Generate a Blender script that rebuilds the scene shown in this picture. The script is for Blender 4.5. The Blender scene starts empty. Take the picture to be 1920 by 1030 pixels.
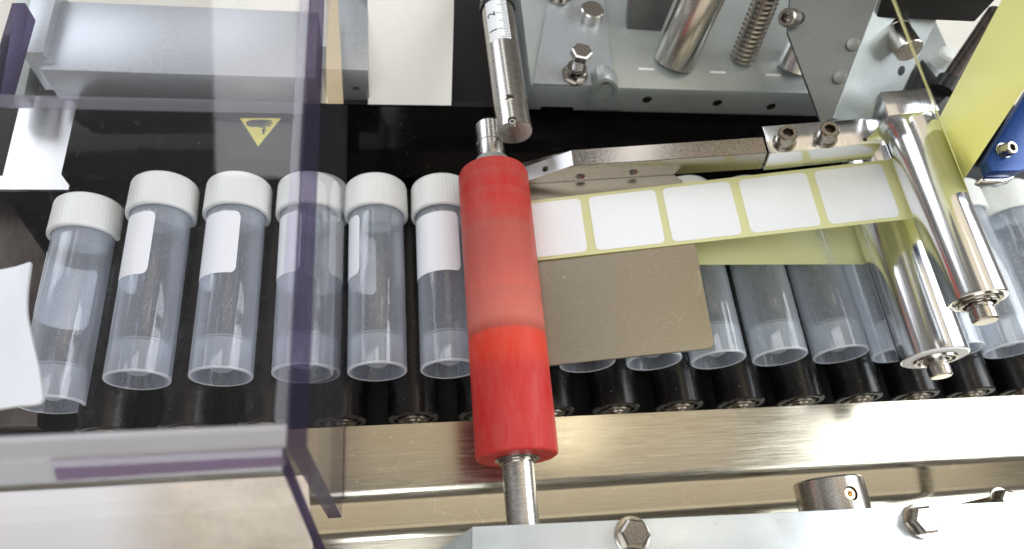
import bpy, bmesh, math, random
from math import sin, cos, pi, radians
from mathutils import Vector, Matrix
random.seed(4)
S = 0.001                      # everything below is written in millimetres
sc = bpy.context.scene
col = sc.collection
V = Vector

# ---------------------------------------------------------------- camera
F = 1358.0
def nrm(v): v = V(v); v.normalize(); return v
Xc = nrm((8340, -115, F))
Yc = V((-260, -2815, F)).normalized(); Yc = (Yc - Xc * Yc.dot(Xc)).normalized()
Zc = -Xc.cross(Yc)
if Zc.z > 0: Zc = -Zc
CAM = V((9.5, -128.1, 307.0))
# camera axes expressed in the world
right = V((Xc.x, Yc.x, Zc.x)); down = V((Xc.y, Yc.y, Zc.y)); fwd = V((Xc.z, Yc.z, Zc.z))
cd = bpy.data.cameras.new('camera'); cam = bpy.data.objects.new('camera', cd); col.objects.link(cam)
m = Matrix.Identity(4)
for i in range(3):
    m[i][0] = right[i]; m[i][1] = -down[i]; m[i][2] = -fwd[i]; m[i][3] = CAM[i] * S
cam.matrix_world = m
cd.sensor_width = 36; cd.lens = F / 1920 * 36
cd.clip_start = 0.005; cd.clip_end = 50
cd.dof.use_dof = True; cd.dof.focus_distance = 0.300; cd.dof.aperture_fstop = 8.5
sc.camera = cam
sc.render.resolution_x = 1024; sc.render.resolution_y = 549

def at(px, py, z=0.0):
    """point of the place seen at a photo pixel, at height z (mm)"""
    r = right * (px - 960) + down * (py - 515) + fwd * F
    return CAM + r * ((z - CAM.z) / r.z)
def aty(px, py, y):
    r = right * (px - 960) + down * (py - 515) + fwd * F
    return CAM + r * ((y - CAM.y) / r.y)

# ---------------------------------------------------------------- light
w = bpy.data.worlds.new('World'); sc.world = w; w.use_nodes = True
wn = w.node_tree.nodes; wl = w.node_tree.links
bg = wn['Background']; bg.inputs[1].default_value = .36
wtc = wn.new('ShaderNodeTexCoord'); wno = wn.new('ShaderNodeTexNoise'); wno.inputs['Scale'].default_value = 2.2; wno.inputs['Detail'].default_value = 2
wcr = wn.new('ShaderNodeValToRGB')
wcr.color_ramp.elements[0].position = .40; wcr.color_ramp.elements[0].color = (.22, .195, .165, 1)
wcr.color_ramp.elements[1].position = .62; wcr.color_ramp.elements[1].color = (.60, .57, .52, 1)
wl.new(wtc.outputs['Generated'], wno.inputs['Vector']); wl.new(wno.outputs['Fac'], wcr.inputs['Fac']); wl.new(wcr.outputs['Color'], bg.inputs[0])
def area(name, loc, target, sx, sy, L, color):
    d = bpy.data.lights.new(name, 'AREA'); d.shape = 'RECTANGLE'; d.size = sx; d.size_y = sy
    d.energy = L * pi * sx * sy; d.color = color
    o = bpy.data.objects.new(name, d); col.objects.link(o); o.location = loc
    o.rotation_euler = (V(target) - V(loc)).to_track_quat('-Z', 'Y').to_euler(); return o
def lamp(name, x0, y0, x1, y1, z, dist, L, color):
    """rectangular lamp standing where a level mirror at height z shows the camera this stretch of the picture"""
    C3 = []
    for px, py in ((x0, y0), (x1, y0), (x1, y1), (x0, y1)):
        p = at(px, py, z); d = (p - CAM).normalized(); d.z = -d.z; C3.append((p, d))
    mid = sum((d for p, d in C3), V()).normalized(); pc = sum((p for p, d in C3), V()) / 4
    cen = pc + mid * dist
    q = [p + d * ((cen - p).dot(mid) / d.dot(mid)) for p, d in C3]
    ex = ((q[1] + q[2]) / 2 - (q[0] + q[3]) / 2); ey = ((q[0] + q[1]) / 2 - (q[2] + q[3]) / 2)
    sx, sy = ex.length * S, ey.length * S; ex.normalize(); ez = mid; ey = (ey - ey.dot(ez) * ez).normalized(); ex = (ex - ex.dot(ez)*ez - ex.dot(ey) * ey).normalized()
    d = bpy.data.lights.new(name, 'AREA'); d.shape = 'RECTANGLE'; d.size = sx; d.size_y = sy
    d.energy = L * pi * sx * sy; d.color = color
    o = bpy.data.objects.new(name, d); col.objects.link(o)
    rot = Matrix((ex, ey, ez)).transposed()
    if rot.determinant() < 0: rot = Matrix((-ex, ey, ez)).transposed()
    o.matrix_world = Matrix.Translation(sum(q, V()) / 4 * S) @ rot.to_4x4()
    print(name, [round(v, 2) for v in o.location], round(sx, 2), round(sy, 2))
    return o
lamp('window_light', 1560, 380, 2700, 1500, -12, 1100, 5.2, (.93, .97, 1))
lamp('ceiling_lamp', 395, -700, 560, 330, 120, 2800, 3.0, (.96, .97, 1))
lamp('side_window', -1300, -500, 110, 330, 0, 1000, 3.4, (.90, .95, 1))
lamp('strip_lamp', 1044, 690, 1090, 905, -12, 900, 5.0, (1, .90, .72))
lamp('front_fill', -300, 1250, 900, 1900, 0, 1000, 4.4, (.93, .97, 1))  # added fill from behind the camera, lifts the whole scene
area('front_low_fill', (0.25, -1.5, 0.12), (0.1, 0, 0), 2.4, 0.9, .75, (1, .88, .70))  # added low fill that brightens the front face of the rail
lamp('warm_top_fill', 640, 420, 1400, 985, -12, 1150, .62, (1, .84, .62))  # added warm fill overhead, gives the rail top its beige tone
sc.view_settings.view_transform = 'Standard'; sc.view_settings.look = 'None'
sc.view_settings.exposure = 0.27; sc.view_settings.gamma = 1
sc.cycles.max_bounces = 14; sc.cycles.transparent_max_bounces = 32; sc.cycles.transmission_bounces = 10
sc.cycles.glossy_bounces = 6; sc.cycles.caustics_reflective = True

# ---------------------------------------------------------------- materials
def newmat(name):
    mt = bpy.data.materials.new(name); mt.use_nodes = True
    return mt, mt.node_tree.nodes, mt.node_tree.links
def coords(n, l, scale=(1, 1, 1)):
    tc = n.new('ShaderNodeTexCoord'); mp = n.new('ShaderNodeMapping')
    mp.inputs['Scale'].default_value = [1000 * s for s in scale]      # node space is now millimetres
    l.new(tc.outputs['Object'], mp.inputs['Vector']); return mp.outputs['Vector']
def noise(n, l, vec, scale, detail=3, rough=.5):
    t = n.new('ShaderNodeTexNoise'); t.inputs['Scale'].default_value = scale
    t.inputs['Detail'].default_value = detail; t.inputs['Roughness'].default_value = rough
    l.new(vec, t.inputs['Vector']); return t.outputs['Fac']
def ramp(n, l, fac, a, b, ca, cb, mode='LINEAR'):
    r = n.new('ShaderNodeValToRGB'); r.color_ramp.interpolation = mode
    e = r.color_ramp.elements; e[0].position = a; e[1].position = b
    e[0].color = (*ca, 1) if not isinstance(ca, (int, float)) else (ca, ca, ca, 1)
    e[1].color = (*cb, 1) if not isinstance(cb, (int, float)) else (cb, cb, cb, 1)
    l.new(fac, r.inputs['Fac']); return r.outputs['Color']
def mixc(n, l, fac, a, b):
    x = n.new('ShaderNodeMix'); x.data_type = 'RGBA'
    if isinstance(fac, float): x.inputs[0].default_value = fac
    else: l.new(fac, x.inputs[0])
    for k, c in ((6, a), (7, b)):
        if isinstance(c, tuple): x.inputs[k].default_value = (*c, 1)
        else: l.new(c, x.inputs[k])
    return x.outputs[2]
def basic(name, c, rough=.5, metal=0, grain=(1, 1, 1), gs=.6, var=.12, rvar=.12, bump=.02, specks=0, speckc=(.6, .6, .55),
          coat=0, aniso=0, scr=0, dirt=0, dirtc=(.2, .16, .1)):
    mt, n, l = newmat(name); b = n['Principled BSDF']
    vec = coords(n, l, grain)
    f = noise(n, l, vec, gs, 4, .6)
    dark = tuple(x * (1 - var) for x in c); lite = tuple(min(1, x * (1 + var)) for x in c)
    cc = ramp(n, l, f, .3, .7, dark, lite)
    v2 = coords(n, l)
    if dirt:
        d = noise(n, l, v2, .035, 5, .65)
        cc = mixc(n, l, ramp(n, l, d, .45, .75, 0.0, dirt), cc, dirtc)
    if specks:
        s = noise(n, l, v2, .55, 2, .5)
        cc = mixc(n, l, ramp(n, l, s, specks, specks + .03, 0.0, .6), cc, speckc)
    if scr:
        dn = noise(n, l, v2, .03, 2); wv = n.new('ShaderNodeVectorMath'); wv.operation = 'MULTIPLY_ADD'; cmb = n.new('ShaderNodeCombineXYZ')
        l.new(dn, cmb.inputs[0]); l.new(dn, cmb.inputs[1]); l.new(cmb.outputs[0], wv.inputs[0]); wv.inputs[1].default_value = (40, 60, 0); l.new(v2, wv.inputs[2])
        vo = n.new('ShaderNodeTexVoronoi'); vo.feature = 'DISTANCE_TO_EDGE'; vo.inputs['Scale'].default_value = .075; l.new(wv.outputs[0], vo.inputs['Vector'])
        ms = ramp(n, l, noise(n, l, v2, .06, 2), .54, .60, 0.0, scr)
        ln = ramp(n, l, vo.outputs['Distance'], .0, .012, 1.0, 0.0)
        mu = n.new('ShaderNodeMath'); mu.operation = 'MULTIPLY'; l.new(ms, mu.inputs[0]); l.new(ln, mu.inputs[1])
        cc = mixc(n, l, mu.outputs[0], cc, (.95, .9, .8))
    l.new(cc, b.inputs['Base Color'])
    l.new(ramp(n, l, f, .25, .75, max(.02, rough - rvar), min(1, rough + rvar)), b.inputs['Roughness'])
    b.inputs['Metallic'].default_value = metal
    if coat: b.inputs['Coat Weight'].default_value = coat; b.inputs['Coat Roughness'].default_value = .12
    if aniso: b.inputs['Anisotropic'].default_value = aniso
    if bump:
        bp = n.new('ShaderNodeBump'); bp.inputs['Strength'].default_value = 1; bp.inputs['Distance'].default_value = bump * S
        l.new(f, bp.inputs['Height']); l.new(bp.outputs[0], b.inputs['Normal'])
    return mt
M = {}
M['rail'] = basic('brushed_rail_steel', (.48, .45, .37), .21, 1, (.035, 1.3, 1), 1.6, .10, .07, .012, specks=.73, speckc=(.8, .75, .62), scr=.3, dirt=.25, dirtc=(.42, .36, .26))
M['plate'] = basic('brushed_plate_steel', (.41, .375, .315), .33, 1, (.05, 1.6, 1), 1.7, .09, .06, .01, specks=.735, speckc=(.8, .77, .7), scr=.12)
M['bar'] = basic('ground_bar_steel', (.42, .39, .35), .22, 1, (1, 1, 1), 1.0, .16, .06, .003)
M['plugm'] = basic('machined_plug', (.21, .215, .21), .4, .5, (1, 1, 1), 2.0, .06, .06, .004)
M['silver'] = basic('bright_brushed_sheet', (.80, .80, .82), .38, 1, (.06, 1.5, 1), 1.6, .06, .08, .01)
M['chrome'] = basic('polished_chrome', (.84, .85, .87), .17, 1, (1, .02, 1), 1.1, .06, .06, .003)
M['satin'] = basic('satin_turned_steel', (.56, .53, .49), .24, 1, (1.6, 1.6, .04), 2.0, .10, .07, .004)
M['turned'] = basic('turned_shaft_steel', (.52, .50, .47), .27, 1, (.1, 1.4, .1), 1.2, .06, .04, 0)
M['screw'] = basic('screw_steel', (.36, .335, .30), .22, 1, (1, 1, 1), 2, .15, .1, .004)
M['alu'] = basic('anodised_aluminium', (.50, .53, .57), .40, .55, (.25, 1, 1), 2.2, .13, .10, .02, scr=.10, dirt=.12, dirtc=(.36, .37, .38))
M['aludk'] = basic('anodised_aluminium_dark', (.15, .155, .15), .42, .5, (1, .3, 1), 1.4, .09, .08, .006, specks=.72, speckc=(.24, .24, .23), scr=.10, dirt=.4, dirtc=(.11, .11, .10))
M['alulight'] = basic('pale_satin_aluminium', (.45, .49, .485), .36, .5, (.2, 1, 1), 1.8, .07, .10, .01, scr=.16, dirt=.35, dirtc=(.33, .34, .32))
M['painted'] = basic('white_plate', (.62, .66, .68), .30, .45, (1, 1, 1), .12, .04, .05, 0)
M['black'] = basic('black_anodised', (.003, .0026, .0026), .10, 0, (.3, 1, 1), .5, .3, .05, .002, specks=.74, speckc=(.30, .27, .25))
M['blackmatte'] = basic('black_matte', (.016, .015, .014), .5, 0, (1, 1, 1), .6, .2, .1, .005)
M['dark'] = basic('dark_bracket_steel', (.07, .058, .052), .42, .8, (1, .2, 1), .4, .3, .1, .01, specks=.73, speckc=(.16, .14, .12))
M['roller'] = basic('black_roller_sleeve', (.007, .006, .006), .27, 0, (.15, .15, .15), .5, .3, .05, .002, specks=.755, speckc=(.25, .22, .2))
M['brass'] = basic('brass_axle', (.78, .62, .38), .28, 1, (1, 1, 1), 1.5, .2, .1, .004)
M['axlesteel'] = basic('axle_steel', (.20, .17, .13), .38, 1, (1, 1, 1), 1.2, .3, .1, .004)
M['cap'] = basic('ivory_cap_plastic', (.83, .85, .82), .38, 0, (1, 1, 1), .2, .02, .04, .0)
M['label'] = basic('white_label_paper', (.91, .93, .955), .45, 0, (1, 1, 1), .3, .008, .05, .0)
M['paper'] = basic('cream_paper', (.86, .84, .79), .6, 0, (1, 1, 1), .2, .01, .05, .0)
M['tapepaper'] = basic('kraft_paper', (.78, .62, .36), .6, 0, (1, 1, 1), .2, .03, .05, .0)
M['black_ink'] = basic('black_print', (.02, .02, .02), .5, 0, bump=0)
M['yellow_ink'] = basic('yellow_print', (.62, .56, .10), .45, 0, bump=0)
M['blue'] = basic('blue_anodised', (.006, .045, .20), .3, .35, (1, 1, 1), 1, .12, .06, .004)
M['black_bush'] = basic('black_bushing', (.02, .02, .022), .35, 0, bump=0)
M['white_pl'] = basic('white_plastic', (.82, .86, .88), .3, 0, (1, 1, 1), .2, .01, .05, 0)
M['bright_sheet'] = basic('bright_white_sheet', (.90, .92, .92), .5, 0, (1, 1, 1), .04, .03, .05, 0, dirt=.15, dirtc=(.7, .66, .58))
M['floor'] = basic('pale_bench', (.80, .77, .70), .6, 0, (1, 1, 1), .02, .06, .05, 0)
M['beige'] = basic('beige_flap_reflection', (.78, .70, .58), .55, 0, (1, 1, 1), .05, .14, .05, .01, dirt=.55, dirtc=(.36, .29, .2))  # beige mottle painted in place of the reflection in the front flap
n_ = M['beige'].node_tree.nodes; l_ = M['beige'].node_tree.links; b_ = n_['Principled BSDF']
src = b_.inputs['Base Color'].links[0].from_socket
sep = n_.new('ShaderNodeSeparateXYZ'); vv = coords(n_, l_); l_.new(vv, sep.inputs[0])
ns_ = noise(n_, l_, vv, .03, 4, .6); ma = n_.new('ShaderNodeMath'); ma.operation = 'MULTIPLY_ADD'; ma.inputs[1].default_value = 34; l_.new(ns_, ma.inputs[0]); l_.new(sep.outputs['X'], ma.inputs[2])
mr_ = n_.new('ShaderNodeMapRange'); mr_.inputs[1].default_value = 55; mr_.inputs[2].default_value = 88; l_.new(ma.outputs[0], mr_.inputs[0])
l_.new(mixc(n_, l_, mr_.outputs[0], (.90, .91, .91), src), b_.inputs['Base Color'])  # left side whitened in the colour, as the flap's glare
for k_, v_ in (('black', .05), ('roller', .35), ('blackmatte', .2)): M[k_].node_tree.nodes['Principled BSDF'].inputs['Specular IOR Level'].default_value = v_
b_ = M['cap'].node_tree.nodes['Principled BSDF']; b_.inputs['Subsurface Weight'].default_value = .25; b_.inputs['Subsurface Radius'].default_value = (.004, .004, .003)

def yellow(name, c, cb):
    mt, n, l = newmat(name); b = n['Principled BSDF']
    v = coords(n, l); f = noise(n, l, v, .05, 2)
    l.new(ramp(n, l, f, .3, .7, c, cb), b.inputs['Base Color'])
    b.inputs['Roughness'].default_value = .3; b.inputs['Coat Weight'].default_value = .3; b.inputs['Coat Roughness'].default_value = .15
    tr = n.new('ShaderNodeBsdfTranslucent'); tr.inputs[0].default_value = (*c, 1)
    mx = n.new('ShaderNodeMixShader'); mx.inputs[0].default_value = .42
    l.new(b.outputs[0], mx.inputs[1]); l.new(tr.outputs[0], mx.inputs[2]); l.new(mx.outputs[0], n['Material Output'].inputs[0])
    return mt
M['liner'] = yellow('yellow_release_liner', (.97, .96, .58), (.98, .97, .62))

def red_rubber():
    mt, n, l = newmat('red_rubber'); b = n['Principled BSDF']
    tc = n.new('ShaderNodeTexCoord'); sp = n.new('ShaderNodeSeparateXYZ'); l.new(tc.outputs['Object'], sp.inputs[0])
    mul = n.new('ShaderNodeMath'); mul.operation = 'MULTIPLY'; mul.inputs[1].default_value = 1000; l.new(sp.outputs['Y'], mul.inputs[0])
    v = coords(n, l, (.02, 1, .02)); f = noise(n, l, v, .12, 4, .6)
    off = n.new('ShaderNodeMath'); off.operation = 'MULTIPLY_ADD'; off.inputs[1].default_value = 3.0; l.new(f, off.inputs[0]); l.new(mul.outputs[0], off.inputs[2])
    mr = n.new('ShaderNodeMapRange'); mr.inputs[1].default_value = -84; mr.inputs[2].default_value = 56; l.new(off.outputs[0], mr.inputs[0])
    r = n.new('ShaderNodeValToRGB'); e = r.color_ramp.elements
    stops = [(0, (.50, .022, .022)), (.36, (.53, .026, .022)), (.42, (.66, .045, .022)), (.475, (.68, .05, .025)), (.485, (.42, .075, .055)),
             (.52, (.62, .16, .12)), (.62, (.60, .13, .10)), (.70, (.52, .10, .08)), (.82, (.46, .085, .065)), (.88, (.54, .035, .03)), (1, (.50, .025, .022))]
    e[0].position, e[0].color = stops[0][0], (*stops[0][1], 1); e[1].position, e[1].color = stops[-1][0], (*stops[-1][1], 1)
    for p, c in stops[1:-1]:
        k = e.new(p); k.color = (*c, 1)
    l.new(mr.outputs[0], r.inputs['Fac'])
    v2 = coords(n, l, (1, .25, 1)); g = noise(n, l, v2, .25, 5, .65)
    v3 = coords(n, l, (.01, 1, .01)); h3 = noise(n, l, v3, .17, 5, .6)
    up_ = n.new('ShaderNodeMapRange'); up_.inputs[1].default_value = -22; up_.inputs[2].default_value = -10; l.new(mul.outputs[0], up_.inputs[0])
    bm_ = n.new('ShaderNodeMath'); bm_.operation = 'MULTIPLY'; l.new(ramp(n, l, h3, .40, .72, 0.0, .38), bm_.inputs[0]); l.new(up_.outputs[0], bm_.inputs[1])
    c0_ = mixc(n, l, bm_.outputs[0], r.outputs['Color'], (.40, .13, .10))
    cc = mixc(n, l, ramp(n, l, g, .35, .75, 0.0, .22), c0_, (.55, .22, .18))
    l.new(cc, b.inputs['Base Color']); b.inputs['Roughness'].default_value = .47
    bp = n.new('ShaderNodeBump'); bp.inputs['Distance'].default_value = .02 * S; l.new(f, bp.inputs['Height']); l.new(bp.outputs[0], b.inputs['Normal'])
    return mt
M['red'] = red_rubber(); M['red'].node_tree.nodes['Principled BSDF'].inputs['Specular IOR Level'].default_value = .2

def clearish(name, tint, milky, milk_col, rough, edge_gain, spec=1.0, scratch=0.0, ior=1.49):
    """thin clear or milky plastic: see-through, hazier at grazing angles where the path in it is longer"""
    mt, n, l = newmat(name); n.remove(n['Principled BSDF'])
    tr = n.new('ShaderNodeBsdfTransparent'); tr.inputs[0].default_value = (*tint, 1)
    df = n.new('ShaderNodeBsdfDiffuse'); df.inputs[0].default_value = (*milk_col, 1)
    tl = n.new('ShaderNodeBsdfTranslucent'); tl.inputs[0].default_value = (*milk_col, 1)
    mm = n.new('ShaderNodeMixShader'); mm.inputs[0].default_value = .5; l.new(df.outputs[0], mm.inputs[1]); l.new(tl.outputs[0], mm.inputs[2])
    lw = n.new('ShaderNodeLayerWeight'); lw.inputs[0].default_value = .35
    mr = n.new('ShaderNodeMapRange'); mr.inputs[1].default_value = 0; mr.inputs[2].default_value = 1; mr.inputs[3].default_value = milky; mr.inputs[4].default_value = min(.95, milky + edge_gain)
    l.new(lw.outputs['Facing'], mr.inputs[0])
    v = coords(n, l, (1, .3, 1)); f = noise(n, l, v, .9, 5, .7)
    sc_ = ramp(n, l, f, .60, .66, 0.0, scratch)
    ad = n.new('ShaderNodeMath'); ad.operation = 'ADD'; ad.use_clamp = True; l.new(mr.outputs[0], ad.inputs[0]); l.new(sc_, ad.inputs[1])
    fo = n.new('ShaderNodeMath'); fo.operation = 'SUBTRACT'; fo.inputs[0].default_value = 1.0     # haze belongs to the sheet: count it once, on its outer face
    g2 = n.new('ShaderNodeNewGeometry'); l.new(g2.outputs['Backfacing'], fo.inputs[1])
    hz = n.new('ShaderNodeMath'); hz.operation = 'MULTIPLY'; l.new(ad.outputs[0], hz.inputs[0]); l.new(fo.outputs[0], hz.inputs[1]); ad = hz
    m1 = n.new('ShaderNodeMixShader'); l.new(ad.outputs[0], m1.inputs[0]); l.new(tr.outputs[0], m1.inputs[1]); l.new(mm.outputs[0], m1.inputs[2])
    gl = n.new('ShaderNodeBsdfGlossy'); gl.inputs['Roughness'].default_value = rough; gl.inputs[0].default_value = (1, 1, 1, 1)
    fr = n.new('ShaderNodeFresnel'); ge = n.new('ShaderNodeNewGeometry')      # no false total reflection on the way out of the sheet
    ir = n.new('ShaderNodeMapRange'); ir.inputs[3].default_value = ior; ir.inputs[4].default_value = 1 / ior
    l.new(ge.outputs['Backfacing'], ir.inputs[0]); l.new(ir.outputs[0], fr.inputs[0])
    fm = n.new('ShaderNodeMath'); fm.operation = 'MULTIPLY'; fm.inputs[1].default_value = spec; l.new(fr.outputs[0], fm.inputs[0])
    m2 = n.new('ShaderNodeMixShader'); l.new(fm.outputs[0], m2.inputs[0]); l.new(m1.outputs[0], m2.inputs[1]); l.new(gl.outputs[0], m2.inputs[2])
    l.new(m2.outputs[0], n['Material Output'].inputs[0]); return mt
M['tube'] = clearish('clear_polypropylene', (.985, .993, 1), .20, (.84, .90, 1), .08, .55, 1.0, .16)
M['tubebase'] = clearish('milky_polypropylene', (.985, .992, 1), .27, (.90, .94, 1), .18, .40, .8)
M['acrylic'] = clearish('clear_acrylic', (.975, .97, .98), .006, (.8, .82, .9), .02, .05, .55, scratch=.05)
M['acryledge'] = clearish('acrylic_cut_edge', (.38, .34, .47), .32, (.085, .07, .135), .3, .25, .18)
M['rimw'] = clearish('frosted_tube_rim', (.95, .96, .98), .75, (.93, .95, 1), .2, .2, .8)
M['lip'] = clearish('frosted_acrylic_edge', (.92, .92, .95), .45, (.93, .93, .97), .2, .2, .8)
M['purple'] = clearish('purple_protective_edge', (.60, .50, .62), .45, (.30, .23, .32), .2, .2, .5)
M['edge_light'] = clearish('acrylic_polished_edge', (.88, .86, .93), .22, (.80, .82, .88), .15, .3, 1.0)

# ---------------------------------------------------------------- mesh helpers (mm)
def nb(): return bmesh.new()
def frame(ax):
    ax = V(ax).normalized()
    t = V((0, 0, 1)) if abs(ax.z) < .9 else V((1, 0, 0))
    e1 = t.cross(ax).normalized(); e2 = ax.cross(e1).normalized()
    return ax, e1, e2
def lathe(bm, p, axis, prof, seg=40, mat=0, radf=None):
    """prof: (distance along axis, radius) from one end to the other"""
    ax, e1, e2 = frame(axis); p = V(p); rings = []
    for d, r in prof:
        c = p + ax * d
        if r < 1e-6: rings.append([bm.verts.new(c)]); continue
        rings.append([bm.verts.new(c + (e1 * cos(2*pi*k/seg) + e2 * sin(2*pi*k/seg)) * (r if radf is None else radf(k, r, d))) for k in range(seg)])
    for a, b in zip(rings, rings[1:]):
        for k in range(seg):
            k2 = (k + 1) % seg
            if len(a) == 1 and len(b) == 1: continue
            if len(a) == 1: f = bm.faces.new((a[0], b[k2], b[k]))
            elif len(b) == 1: f = bm.faces.new((a[k], a[k2], b[0]))
            else: f = bm.faces.new((a[k], a[k2], b[k2], b[k]))
            f.material_index = mat
    return bm
def rod(bm, a, b, r, ch=.5, seg=40):
    a, b = V(a), V(b); L = (b - a).length
    return lathe(bm, a, b - a, [(0, 0), (0, r - ch), (ch, r), (L - ch, r), (L, r - ch), (L, 0)], seg)
def prism(bm, pts, d, mat=0):
    """pts: 3D polygon; extruded by vector d"""
    d = V(d); a = [bm.verts.new(V(p)) for p in pts]; b = [bm.verts.new(V(p) + d) for p in pts]
    n = len(pts); fs = [bm.faces.new(a), bm.faces.new(b[::-1])]
    for k in range(n): fs.append(bm.faces.new((a[k], b[k], b[(k+1) % n], a[(k+1) % n])))
    for f in fs: f.material_index = mat
    return fs
def box(bm, lo, hi, bev=0):
    x0, y0, z0 = lo; x1, y1, z1 = hi
    before = set(bm.edges)
    prism(bm, [(x0, y0, z0), (x1, y0, z0), (x1, y1, z0), (x0, y1, z0)], (0, 0, z1 - z0))
    if bev:
        es = [e for e in bm.edges if e not in before]
        bmesh.ops.bevel(bm, geom=es, offset=bev, segments=2, affect='EDGES', profile=.5)
    return bm
def bevel(bm, off, seg=2, ang=30):
    bmesh.ops.recalc_face_normals(bm, faces=bm.faces)
    es = [e for e in bm.edges if len(e.link_faces) == 2 and e.calc_face_angle(0) > radians(ang)]
    bmesh.ops.bevel(bm, geom=es, offset=off, segments=seg, affect='EDGES', profile=.5); return bm
def rrect(x0, y0, x1, y1, r, n=6):
    out = []
    for cx, cy, a0 in ((x1-r, y1-r, 0), (x0+r, y1-r, 90), (x0+r, y0+r, 180), (x1-r, y0+r, 270)):
        for k in range(n + 1):
            a = radians(a0 + 90 * k / n); out.append((cx + r*cos(a), cy + r*sin(a)))
    return out
def link(name, me, parent):
    o = bpy.data.objects.new(name, me); col.objects.link(o)
    if parent: o.parent = parent
    return o
def obj(name, bm, mats, parent=None, local=False, sharp=32, recalc=True):
    if recalc: bmesh.ops.recalc_face_normals(bm, faces=bm.faces)
    origin = V((0, 0, 0))
    if parent is None:
        lo = V([min(v.co[i] for v in bm.verts) for i in range(3)]); hi = V([max(v.co[i] for v in bm.verts) for i in range(3)])
        origin = V(((lo.x + hi.x)/2, (lo.y + hi.y)/2, lo.z))
    elif not local:
        p = parent; origin = V(p.location) / S
        while p.parent: p = p.parent; origin += V(p.location) / S
    for v in bm.verts: v.co = (v.co - origin) * S
    me = bpy.data.meshes.new(name); bm.to_mesh(me); bm.free()
    for mt in (mats if isinstance(mats, (list, tuple)) else [mats]): me.materials.append(M[mt] if isinstance(mt, str) else mt)
    me.polygons.foreach_set('use_smooth', [True] * len(me.polygons))
    me.set_sharp_from_angle(angle=radians(sharp))
    o = link(name, me, parent)
    if parent is None: o.location = origin * S
    return o
def pieces(names, bm, mats, parent=None, sharp=32):
    """every loose piece of bm becomes a part of its own; names run in the order the pieces were made"""
    names = names.split('|'); bm.verts.ensure_lookup_table(); bm.verts.index_update(); seen = set(); k = 0; out = []
    for v in list(bm.verts):
        if v in seen: continue
        st = [v]; isl = set([v])
        while st:
            q = st.pop()
            for e in q.link_edges:
                u = e.other_vert(q)
                if u not in isl: isl.add(u); st.append(u)
        seen |= isl
        nb_ = bmesh.new(); mp = {}
        for u in bm.verts:
            if u in isl: mp[u] = nb_.verts.new(u.co)
        fs = set(f for u in isl for f in u.link_faces)
        for f in sorted(fs, key=lambda f: f.index):
            g = nb_.faces.new([mp[u] for u in f.verts]); g.material_index = f.material_index
        out.append(obj(names[min(k, len(names)-1)], nb_, mats, parent, sharp=sharp)); k += 1
    bm.free(); return out
def tag(o, label=None, cat=None, group=None, kind=None):
    if label: o['label'] = label
    if cat: o['category'] = cat
    if group: o['group'] = group
    if kind: o['kind'] = kind
    return o
def thing(name, label, cat, loc=(0, 0, 0), group=None):
    o = bpy.data.objects.new(name, None); col.objects.link(o); o.location = V(loc) * S
    o.empty_display_size = .01
    return tag(o, label, cat, group)
def cut(o, cutter):
    """drill the cutter mesh (same space as o's mesh, mm) out of o"""
    bmesh.ops.recalc_face_normals(cutter, faces=cutter.faces)
    off = V((0, 0, 0))
    if o.parent is None: off = V(o.location) / S
    elif 'loc' in o: pass
    else: off = V(o.parent.location) / S if not o.get('_local') else off
    for v in cutter.verts: v.co = (v.co - off) * S
    me = bpy.data.meshes.new('hole'); cutter.to_mesh(me); cutter.free()
    for mt in o.data.materials: me.materials.append(mt)
    c = bpy.data.objects.new('hole', me); col.objects.link(c)
    keep = (o.parent, o.location.copy()); o.parent = None; o.location = (0, 0, 0)
    md = o.modifiers.new('b', 'BOOLEAN'); md.operation = 'DIFFERENCE'; md.solver = 'EXACT'; md.object = c
    dg = bpy.context.evaluated_depsgraph_get(); dg.update()
    nm = bpy.data.meshes.new_from_object(o.evaluated_get(dg))
    o.modifiers.clear(); o.data = nm
    nm.polygons.foreach_set('use_smooth', [True] * len(nm.polygons)); nm.set_sharp_from_angle(angle=radians(32))
    o.parent = keep[0]; o.location = keep[1]
    bpy.data.objects.remove(c); return o
def local(o): o['_local'] = 1; return o
def hexpts(c, e1, e2, r, n=24, ph=0):
    out = []
    for k in range(n):
        a = 2*pi*k/n + ph; s = (a - ph) % (pi/3) - pi/6
        rr = r * cos(pi/6) / cos(s); out.append(c + (e1*cos(a) + e2*sin(a)) * rr)
    return out
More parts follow.
